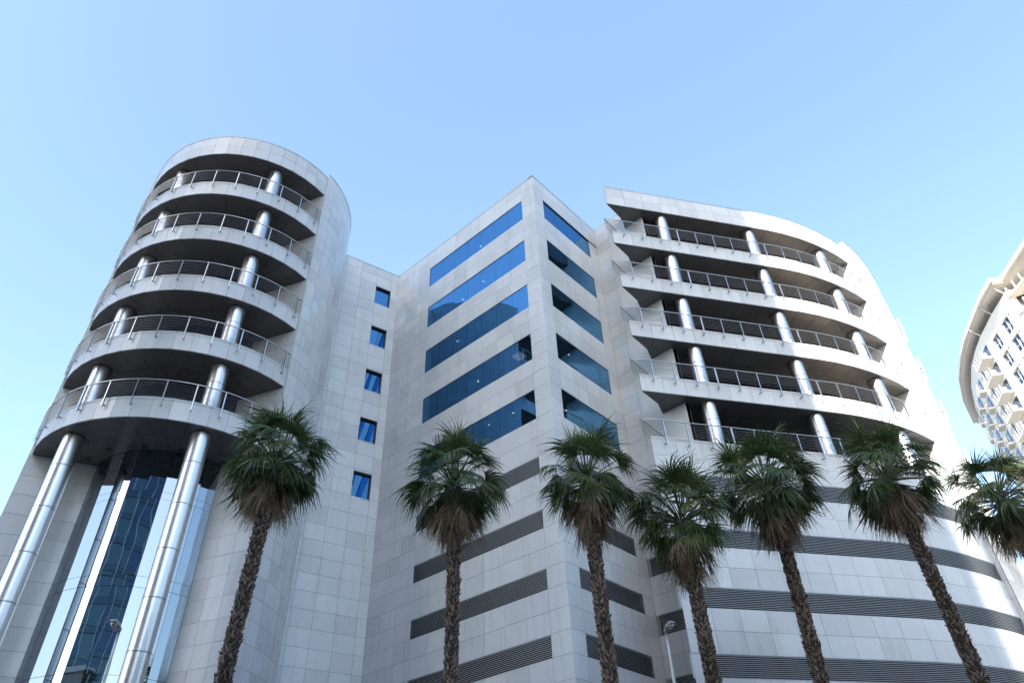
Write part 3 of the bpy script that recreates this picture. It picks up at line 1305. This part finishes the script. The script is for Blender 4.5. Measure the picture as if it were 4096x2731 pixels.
# ================================================================== APARTMENT BLOCK (far right)
M_WHITE = plain('white_render', (0.76, 0.73, 0.67), 0.7, 0.05, 0.8)
M_SOFW = plain('soffit_paint', (0.78, 0.74, 0.67), 0.7, 0.04, 1.0)
M_FRAME = plain('window_frame', (0.70, 0.70, 0.68), 0.5)
M_APG = glass('apartment_glass', (0.10, 0.18, 0.30), (0.012, 0.018, 0.03), 0.5)
M_BALG = metal('balcony_steel', (0.45, 0.47, 0.50), 0.4, metallic=0.7)
ap = thing('apartment_building', (112, -4, 0), 'white apartment block with a wide flat roof overhang and stacked balconies', 'building')
AZ = 65.2 + EYE                       # wall top
wallpts = [V(*p) for p in ((98.6, -3.9), (102.8, -0.9), (106.8, 1.6), (110.0, 3.2), (113.5, 4.7), (119.5, 6.4), (126.5, 7.7), (134, 8.3))]
wl = [0.0]
for i in range(1, len(wallpts)):
    wl.append(wl[-1] + (wallpts[i] - wallpts[i - 1]).length)


def apt(s):
    i = 0
    while i < len(wl) - 2 and s > wl[i + 1]:
        i += 1
    a, c = wallpts[i], wallpts[i + 1]
    t = (c - a).normalized()
    return a + t * (s - wl[i]), t, V(-t.y, t.x)


WS = [(2.3, 4.3), (5.8, 7.8), (14.2, 15.6), (19.2, 20.6), (24.0, 25.2), (29.0, 30.2)]
NLEV = 20
q = MB()
cuts = [0.0]
for a, c in WS:
    cuts += [a, c]
cuts = sorted(set(cuts + wl[1:-1] + [wl[-1]]))
for i in range(len(cuts) - 1):
    s0, s1 = cuts[i], cuts[i + 1]
    p, t, n = apt((s0 + s1) / 2)
    a = p - t * ((s1 - s0) / 2)
    isw = any(abs(s0 - w[0]) < 1e-6 for w in WS)
    if not isw:
        q.obox(a, t, n, 0, s1 - s0, -0.35, 0, 0, AZ)
    else:
        z = AZ
        for lev in range(NLEV):
            zt = AZ - 2.3 - 3.0 * lev
            zb = zt - 2.25
            q.obox(a, t, n, 0, s1 - s0, -0.35, 0, zt, z)
            z = zb
        q.obox(a, t, n, 0, s1 - s0, -0.35, 0, 0, z)
q.build('wall', M_WHITE, ap)
q = MB()
q.prism([wallpts[k] - apt(wl[k] + 0.01)[2] * 0.5 for k in reversed(range(len(wallpts)))] + [V(100.0, -12), V(134, -25)], 0, AZ - 0.1)
q.build('core_wall', M_DARK, ap)
for wi, (s0, s1) in enumerate(WS):
    p, t, n = apt((s0 + s1) / 2)
    w = s1 - s0
    for lev in range(NLEV):
        zt = AZ - 2.3 - 3.0 * lev
        zb = zt - 2.25
        sc = screen((p.x, p.y, zt))
        if sc is None or sc[0] > 1060 or sc[1] > 700:
            continue
        f = MB()
        a = p - t * (w / 2)
        for x0, x1, z0, z1 in ((0, 0.07, zb, zt), (w - 0.07, w, zb, zt), (w / 2 - 0.04, w / 2 + 0.04, zb, zt), (0.07, w - 0.07, zb, zb + 0.07), (0.07, w - 0.07, zt - 0.07, zt), (0.07, w - 0.07, zb + 1.0, zb + 1.06)):
            f.obox(a, t, n, x0, x1, -0.26, -0.18, z0, z1)
        wo = f.build('window', M_FRAME, ap)
        for x0, x1 in ((0.075, w / 2 - 0.045), (w / 2 + 0.045, w - 0.075)):
            g_ = MB()
            g_.obox(a, t, n, x0, x1, -0.24, -0.225, zb + 0.07, zt - 0.07)
            g_.build('pane', M_APG, wo)
        r = MB()
        for zz in (0.35, 0.55, 0.75, 0.95):
            r.tube([a + n * 0.35 + V(0, 0, zb + zz), a + t * w + n * 0.35 + V(0, 0, zb + zz)], 0.02, 4)
        for x0 in (0.0, w):
            r.tube([a + t * x0 - n * 0.05 + V(0, 0, zb + 0.95), a + t * x0 + n * 0.35 + V(0, 0, zb + 0.95), a + t * x0 + n * 0.35 + V(0, 0, zb - 0.05), a + t * x0 - n * 0.05 + V(0, 0, zb - 0.05)], 0.025, 4)
        r.build('window_guard', M_BALG, wo)
        v = MB()
        v.obox(a, t, n, -0.55, -0.35, 0.0, 0.03, zt - 0.35, zt - 0.1)
        v.build('vent', M_DARK, ap)
# projecting balconies
for s0, s1, dep, nl, dz in ((9.2, 12.6, 1.5, NLEV, 0.0), (16.8, 18.6, 0.8, NLEV, 0.8), (22.0, 23.6, 0.8, NLEV, 0.8), (26.8, 28.2, 0.8, NLEV, 0.8)):
    p, t, n = apt((s0 + s1) / 2)
    w = s1 - s0
    a = p - t * (w / 2)
    for lev in range(nl):
        zf = AZ - 3.9 - dz - 3.0 * lev
        sc = screen((p.x, p.y, zf))
        if sc is None or sc[0] > 1060 or sc[1] > 700:
            continue
        f = MB()
        f.obox(a, t, n, 0, w, -0.05, dep, zf - 0.22, zf)
        bo = f.build('balcony', M_WHITE, ap)
        d = MB()
        d.obox(a, t, n, 0.25, w - 0.25, 0.004, 0.02, zf + 0.02, zf + 2.2)
        d.build('balcony_door', M_APG, bo)
        r = MB()
        for (xa, ya), (xb, yb) in (((0, 0), (0, dep)), ((0, dep), (w, dep)), ((w, dep), (w, 0))):
            A = a + t * xa + n * (ya - 0.06 if ya else 0)
            C = a + t * xb + n * (yb - 0.06 if yb else 0)
            for zz in (0.18, 0.4, 0.62, 0.84, 1.05):
                r.tube([A + V(0, 0, zf + zz), C + V(0, 0, zf + zz)], 0.022, 4)
        r.build('rail', M_BALG, bo)
        npost = max(3, int(w / 0.85) + 1)
        for k in range(npost):
            A = a + t * (0.03 + (w - 0.06) * k / (npost - 1)) + n * (dep - 0.06)
            g_ = MB()
            g_.obox(A, t, n, -0.04, 0.04, -0.03, 0.05, zf - 0.2, zf + 1.1)
            g_.build('post', M_FRAME, bo)
        # solid cheek on the near side
        if dep > 1:
            g_ = MB()
            g_.obox(a, t, n, -0.10, -0.004, dep - 0.7, dep + 0.05, zf - 0.24, zf + 0.55)
            g_.build('side_panel', M_WHITE, bo)
# deep loggias on the near right flank
lg_o, lg_t = V(98.6, -3.9), V(-0.66, -0.75)
lg_n = V(-0.75, 0.66)
q = MB()
q.obox(lg_o, lg_t, lg_n, 0.0, 16.0, -4.5, -2.6, 0, AZ)
q.obox(lg_o, lg_t, lg_n, -0.05, 0.3, -2.6, 0.0, 0, AZ)
q.build('flank_wall', M_WHITE, ap)
for lev in range(NLEV):
    zf = AZ - 1.0 - 3.0 * lev
    sc = screen((lg_o.x - 3, lg_o.y - 3, zf))
    if sc is None or sc[1] > 720 or sc[0] > 1200:
        continue
    f = MB()
    f.obox(lg_o, lg_t, lg_n, 0.31, 15.0, -2.6, 0.35, zf - 0.3, zf)
    bo = f.build('balcony', M_WHITE, ap)
    for k in range(11):
        g_ = MB()
        g_.obox(lg_o, lg_t, lg_n, 0.5 + 1.35 * k, 0.62 + 1.35 * k, 0.27, 0.40, zf - 0.3, zf + 1.1)
        g_.build('post', M_FRAME, bo)
    r = MB()
    for zz in (0.2, 0.36, 0.52, 0.68, 0.84, 1.05):
        r.tube([lg_o + lg_t * 0.4 + lg_n * 0.3 + V(0, 0, zf + zz), lg_o + lg_t * 14.9 + lg_n * 0.3 + V(0, 0, zf + zz)], 0.022, 4)
    r.build('rail', M_BALG, bo)
    g_ = MB()
    g_.obox(lg_o, lg_t, lg_n, 1.0, 4.0, -2.59, -2.55, zf + 0.05, zf + 2.3)
    g_.build('balcony_door', M_APG, bo)
# roof overhang
rz = 67.0 + EYE
redge = [V(*p) for p in ((84, -16.2), (92.9, -8.4), (98.2, -4.2), (97.2, -3.0), (100.3, -0.9), (105.3, 1.9), (108.5, 3.6), (112.2, 5.2), (118.4, 7.3), (125.9, 8.8), (134.5, 9.6))]
q = MB()
back = [V(140, -30), V(100, -30)]
q.prism([V(p.x, p.y) for p in reversed(redge)] + [V(96, -32), V(140, -32)], rz - 0.25, rz + 0.35)
ro = q.build('roof', M_WHITE, ap)
q = MB()
ins = []
for i, p in enumerate(redge):
    a, c = redge[max(0, i - 1)], redge[min(len(redge) - 1, i + 1)]
    t = (c - a).normalized()
    ins.append(p - V(-t.y, t.x) * 0.5)
q.prism([V(p.x, p.y) for p in reversed(ins)] + [V(97, -31), V(139, -31)], rz - 0.5, rz - 0.25)
q.build('soffit', M_SOFW, ro)
for i in range(4, 10):
    a, c = ins[i], ins[min(i + 1, len(ins) - 1)]
    for u in (0.2, 0.6):
        p = a.lerp(c, u)
        t = (c - a).normalized()
        p = p - V(-t.y, t.x) * 0.9
        q = MB()
        q.lathe((p.x, p.y), [(0.09, rz - 0.5), (0.09, rz - 0.53), (0.001, rz - 0.53)], 10)
        q.build('downlight', M_DARK, ro)
for s in (0.5, 4.8, 9.6):
    p, t, n = apt(s)
    q = MB()
    q.tube([(p.x - n.x * 0.2, p.y - n.y * 0.2, AZ - 0.1), (p.x + n.x * 1.0, p.y + n.y * 1.0, rz - 0.49)], 0.11, 8)
    q.build('roof_strut', M_BALG, ro)

# ================================================================== PALMS
M_LEAF = leaf_mat('palm_leaf', (0.036, 0.066, 0.022), (0.100, 0.150, 0.045), 0.25, 0.33)
M_LEAFY = leaf_mat('young_palm_leaf', (0.075, 0.115, 0.028), (0.150, 0.175, 0.042), 0.35)
M_DEAD = leaf_mat('dead_palm_leaf', (0.085, 0.062, 0.040), (0.340, 0.255, 0.165), 0.1, 0.8)
M_PET = plain('petiole', (0.10, 0.11, 0.045), 0.6, 0.2, 4)
M_TRUNK = plain('palm_trunk', (0.045, 0.034, 0.026), 0.95, 0.3, 8)
M_BOOT = plain('leaf_base', (0.165, 0.130, 0.105), 0.9, 0.35, 6, piece=1.6)


def fan_leaf(name, pitch, seed, mat, lp_len, lb_len, spread, nseg, droop, sag, petr=0.018, fold=0.0, hinge=0.0):
    """a fan leaf: petiole from the origin along +x at the given pitch, pleated blade whose tips hang"""
    rn = random.Random(seed)
    q = MB()
    d = V(math.cos(pitch), 0, math.sin(pitch))
    pts = [V(0, 0, 0)]
    nst = 5
    for k in range(nst):
        pts.append(pts[-1] + d * (lp_len / nst))
        d = (d + V(0, 0, -sag / nst)).normalized()
    q.tube(pts, [petr * 1.5, petr * 1.2, petr, petr, petr * 0.9, petr * 0.7], 4, cap=False)
    H = pts[-1]
    hp = math.asin(max(-1, min(1, d.z))) - hinge
    d = V(math.cos(hp), 0, math.sin(hp))
    side = V(0, 1, 0)
    nrm = d.cross(side) * -1
    if nrm.z < 0 and pitch > -1.2:
        nrm = -nrm
    da = spread / nseg
    for i in range(nseg):
        al = -spread / 2 + (i + 0.5) * da + rn.uniform(-0.02, 0.02)
        ln = lb_len * (0.66 + 0.34 * math.cos(al * 0.8)) * rn.uniform(0.78, 1.15)
        dr = (d * math.cos(al) + side * math.sin(al)).normalized()
        dr = (dr + nrm * (fold * abs(math.sin(al)) + 0.04)).normalized()
        tip_d = droop * rn.uniform(0.75, 1.35)
        st = [0.0, 0.20, 0.36, 0.50, 0.64, 0.82, 1.0]
        sp = 0.40 + rn.uniform(-0.06, 0.10)
        p = H.copy()
        prev = 0.0
        rows_ = []
        twist = rn.uniform(-1, 1)
        wob = rn.uniform(-1, 1)
        for k, r_ in enumerate(st):
            p = p + dr * (ln * (r_ - prev))
            prev = r_
            free = r_ >= 0.35
            g_ = tip_d * (0.50 + 0.5 * (r_ - 0.35)) if free else 0.08 + 0.10 * tip_d
            dr = (dr + V(0, 0, -1) * g_ * 0.55 + (side * twist * 0.12 + nrm * wob * 0.10) * free).normalized()
            full = math.tan(da / 2) * 1.02
            hw = ln * r_ * full if r_ <= sp else ln * sp * full * max(0.0, 1.0 - (r_ - sp) / (1 - sp)) ** 1.15 * 0.80
            hw = max(hw, 0.0035)
            sv = dr.cross(nrm)
            if sv.length < 1e-3:
                sv = side
            sv.normalize()
            if sv.dot(side) < 0 and abs(al) < 1.3:
                sv = -sv
            up = sv.cross(dr).normalized()
            pl = (0.45 if i % 2 else -0.45) * hw
            rows_.append((p - sv * hw + up * pl, p + sv * hw - up * pl))
        for k in range(len(rows_) - 1):
            a0, a1 = rows_[k]
            c0, c1 = rows_[k + 1]
            q.face(a0, a1, c1, c0)
    return q.mesh(name, mat)


GREEN = []
PITCHES = ((82, 0.95, 0.86, 0.25, 0.08, 4), (64, 1.02, 0.88, 0.55, 0.22, 14), (46, 1.02, 0.90, 0.75, 0.30, 22), (28, 1.0, 0.90, 0.85, 0.35, 26), (10, 0.96, 0.88, 0.9, 0.35, 26), (-12, 0.86, 0.86, 0.85, 0.3, 20), (-36, 0.72, 0.82, 0.7, 0.3, 12))
for pi, (pt, pl, bl, dp, sg, hg) in enumerate(PITCHES):
    GREEN.append([fan_leaf('leaf', R(pt + (j - 1.5) * 5), 100 * pi + j, M_LEAFY if (pi == 0 or (j == 3 and pi in (4, 6))) else M_LEAF,
                           pl * (0.72, 0.9, 1.0, 1.12)[j], bl * (1.0, 0.95, 1.05, 0.9)[j], R((190, 235, 215, 200)[j]), 32, dp * (1.1, 0.8, 1.2, 1.0)[j], sg,
                           hinge=R(hg) * (1.2, 0.7, 1.0, 1.3)[j]) for j in range(4)])
DEAD = []
for pi, pt in enumerate((-44, -60, -74)):
    DEAD.append([fan_leaf('dead_leaf', R(pt), 900 + 100 * pi + j, M_DEAD, (0.45, 0.55, 0.70)[j], (0.9, 0.95, 0.85)[j], R((120, 90, 70)[j]), 22, 1.0, 0.8, fold=0.5) for j in range(3)])


def palm(x, y, zh, label, seed, skirt=1.0, size=1.0, dense=1.0):
    """zh: height of the growing point"""
    rn = random.Random(seed)
    root = thing('palm_tree', (x, y, 0), label, 'palm tree', 'fan palms along the street')
    base = V(x, y, 0)
    lx, ly = rn.uniform(-1, 1) * 0.14, rn.uniform(-1, 1) * 0.14
    girth = rn.uniform(0.88, 1.08)

    def axis(z):
        u = z / zh
        return V(x + lx * math.sin(u * 5 + seed), y + ly * math.sin(u * 4 + seed * 2), z)
    prof = []
    nz = 26
    for k in range(nz + 1):
        z = (zh - 0.15) * k / nz
        rad = (0.165 + 0.06 * (1 - k / nz) ** 3 + rn.uniform(-0.006, 0.006)) * girth
        prof.append((axis(z), rad))
    q = MB()
    q.tube([p for p, r_ in prof], [r_ for p, r_ in prof], 14)
    trunk = q.build('trunk', M_TRUNK, root, smooth=True)
    # leaf bases: spiral of overlapping wedges
    q = MB()
    z = 0.3
    k = 0
    while z < zh - 0.25:
        u = z / zh
        a = k * 2.39996 + rn.uniform(-0.2, 0.2)
        rad = (0.160 + 0.06 * (1 - u) ** 3) * girth
        c = axis(z)
        od = V(math.cos(a), math.sin(a))
        sd = V(-od.y, od.x)
        lo = max(0.0, 0.75 - u) 
        w = rn.uniform(0.025, 0.05)
        h = rn.uniform(0.05, 0.10) * (1 + 1.2 * lo) * (1.4 if rn.random() < 0.15 else 1)
        out = rn.uniform(0.03, 0.085) * (1.5 if rn.random() < 0.08 else 1)
        tw = rn.uniform(-0.7, 0.7)
        b0 = c + od * rad - sd * w
        b1 = c + od * rad + sd * w
        bm = c + od * (rad + out * 0.55)
        t0 = c + od * (rad + out) - sd * (w * 0.55) + sd * tw * h + V(0, 0, h)
        t1 = c + od * (rad + out * 0.95) + sd * (w * 0.55) + sd * tw * h + V(0, 0, h * rn.uniform(0.8, 1.1))
        tb = c + od * rad * 0.95 + sd * tw * h * 0.5 + V(0, 0, h * 0.7)
        i = len(q.v)
        q.v += [tuple(p) for p in (b0, b1, bm, t0, t1, tb)]
        q.f += [(i, i + 2, i + 3), (i + 2, i + 4, i + 3), (i + 2, i + 1, i + 4), (i + 3, i + 4, i + 5), (i, i + 3, i + 5), (i + 1, i + 5, i + 4)]
        z += 0.006
        k += 1
    q.build('leaf_base', M_BOOT, trunk, kind='stuff')
    top = axis(zh)
    ph = rn.uniform(0, 6)
    nl = int(rn.randint(70, 80) * dense)
    for j in range(nl):
        u = (j + rn.uniform(-0.6, 0.6)) / nl
        pt = 84 - 124 * max(0, min(1, u)) ** 0.95 + rn.uniform(-10, 10)
        cls = min(range(7), key=lambda c: abs(PITCHES[c][0] - pt))
        az = ph + j * 2.39996 + rn.uniform(-0.45, 0.45)
        sc = size * rn.uniform(0.84, 1.18)
        rot = Matrix.Rotation(az, 4, 'Z') @ Matrix.Rotation(R(PITCHES[cls][0] - pt) * 0.6, 4, 'Y') @ Matrix.Rotation(rn.uniform(-0.55, 0.55), 4, 'X')
        off = V(math.cos(az), math.sin(az), 0) * 0.10 + V(0, 0, 0.05 - 0.07 * cls)
        place(rn.choice(GREEN[cls]), 'leaf', root, Matrix.Translation(top + off) @ rot @ Matrix.Scale(sc, 4))
    for cls, cnt in ((0, 9), (1, 15), (2, 18)):
        for j in range(int(cnt * skirt)):
            az = ph + 2 * math.pi * (j + rn.uniform(-0.35, 0.35)) / max(1, int(cnt * skirt))
            sc = size * rn.uniform(0.8, 1.1)
            rot = Matrix.Rotation(az, 4, 'Z') @ Matrix.Rotation(rn.uniform(-0.12, 0.12), 4, 'Y') @ Matrix.Rotation(rn.uniform(-0.3, 0.3), 4, 'X')
            zz = (-0.42, -0.55, -0.72)[cls] + rn.uniform(-0.2, 0.10)
            off = V(math.cos(az), math.sin(az), 0) * 0.17 + V(0, 0, zz)
            place(rn.choice(DEAD[cls]), 'dead_leaf', root, Matrix.Translation(top + off) @ rot @ Matrix.Scale(sc, 4))
        ph += 0.9
    return root


PALMS = [
    (62.6, 20.0, 0.551, 'fan palm with broad dark crown in front of the round tower', 0.9, 1.02, 1.0),
    (46.6, 20.6, 0.534, 'fan palm with long brown skirt before the left face of the office wing', 1.15, 1.08, 0.9),
    (34.7, 20.7, 0.531, 'fan palm standing in front of the sharp corner of the office wing', 1.1, 1.05, 0.92),
    (27.2, 21.5, 0.445, 'shortest fan palm, just right of the street lamp by the inner corner', 0.8, 1.06, 1.0),
    (20.0, 23.0, 0.475, 'tall fan palm in front of the balcony columns of the curved tower', 1.0, 1.12, 1.0),
    (10.95, 24.6, 0.447, 'fan palm before the sunlit right part of the curved tower', 1.3, 1.06, 0.95),
    (5.05, 29.0, 0.380, 'rightmost fan palm, crown cut by the picture edge beside the apartment block', 0.9, 1.10, 0.85),
]
for i, (az, d, tn, lab, sk, sz, dn) in enumerate(PALMS):
    palm(d * math.cos(R(az)), d * math.sin(R(az)), d * tn + EYE + 0.42, lab, 31 + i, sk, sz, dn)

# ================================================================== STREET LAMPS
M_GALV = metal('galvanised_steel', (0.50, 0.52, 0.54), 0.45, metallic=0.8)
M_HEAD = plain('lamp_housing', (0.30, 0.32, 0.34), 0.5)
M_BOWL = glass('lamp_bowl', (0.6, 0.6, 0.6), (0.25, 0.25, 0.25), 0.15)


def lamp(x, y, zh, face, label):
    root = thing('street_lamp', (x, y, 0), label, 'street lamp', 'street lamps on the pavement')
    q = MB()
    q.tube([(x, y, 0), (x, y, 1.2), (x, y, 1.25), (x, y, zh - 1.1), (x, y, zh - 0.95), (x, y, zh - 0.25)], [0.09, 0.09, 0.06, 0.045, 0.034, 0.032], 12)
    q.build('pole', M_GALV, root, smooth=True)
    d = V(math.cos(face), math.sin(face), 0.28).normalized()
    s = V(-math.sin(face), math.cos(face), 0)
    u = d.cross(s) * -1
    if u.z < 0:
        u = -u
    o = V(x, y, zh - 0.25)
    # housing: a tapering shell with a gear box at the back
    q = MB()

    def ring_(c, hw, ht, hb):
        return [c - s * hw - u * hb, c + s * hw - u * hb, c + s * hw * 0.8 + u * ht, c - s * hw * 0.8 + u * ht]
    secs = [ring_(o - d * 0.03, 0.04, 0.04, 0.045), ring_(o + d * 0.07, 0.06, 0.05, 0.05), ring_(o + d * 0.14, 0.095, 0.075, 0.02), ring_(o + d * 0.35, 0.095, 0.065, 0.02), ring_(o + d * 0.39, 0.07, 0.04, 0.015)]
    i = 0
    for sec in secs:
        q.v += [tuple(p) for p in sec]
    for k in range(len(secs) - 1):
        for j in range(4):
            r_ = (j + 1) % 4
            q.f.append((4 * k + j, 4 * k + r_, 4 * k + 4 + r_, 4 * k + 4 + j))
    q.f.append((3, 2, 1, 0))
    e = 4 * (len(secs) - 1)
    q.f.append((e, e + 1, e + 2, e + 3))
    hd = q.build('lamp_head', M_HEAD, root)
    # glass bowl
    q = MB()
    c = o + d * 0.25 - u * 0.02
    n1, n2 = 5, 16
    for k in range(n1 + 1):
        ph = (math.pi / 2) * k / n1
        for j in range(n2):
            w = 2 * math.pi * j / n2
            q.v.append(tuple(c + (d * math.cos(w) * 0.10 + s * math.sin(w) * 0.08) * math.cos(ph) - u * 0.085 * math.sin(ph)))
    for k in range(n1):
        for j in range(n2):
            r_ = (j + 1) % n2
            q.f.append((k * n2 + j, k * n2 + r_, (k + 1) * n2 + r_, (k + 1) * n2 + j))
    q.build('lamp_bowl', M_BOWL, root, smooth=True)


lamp(20.9 * math.cos(R(70.2)), 20.9 * math.sin(R(70.2)), 8.2, R(212), 'street lamp in front of the glazed porch of the round tower')
lamp(20.6 * math.cos(R(30.05)), 20.6 * math.sin(R(30.05)), 8.2, R(248), 'street lamp at the inner corner beside the shortest palm')
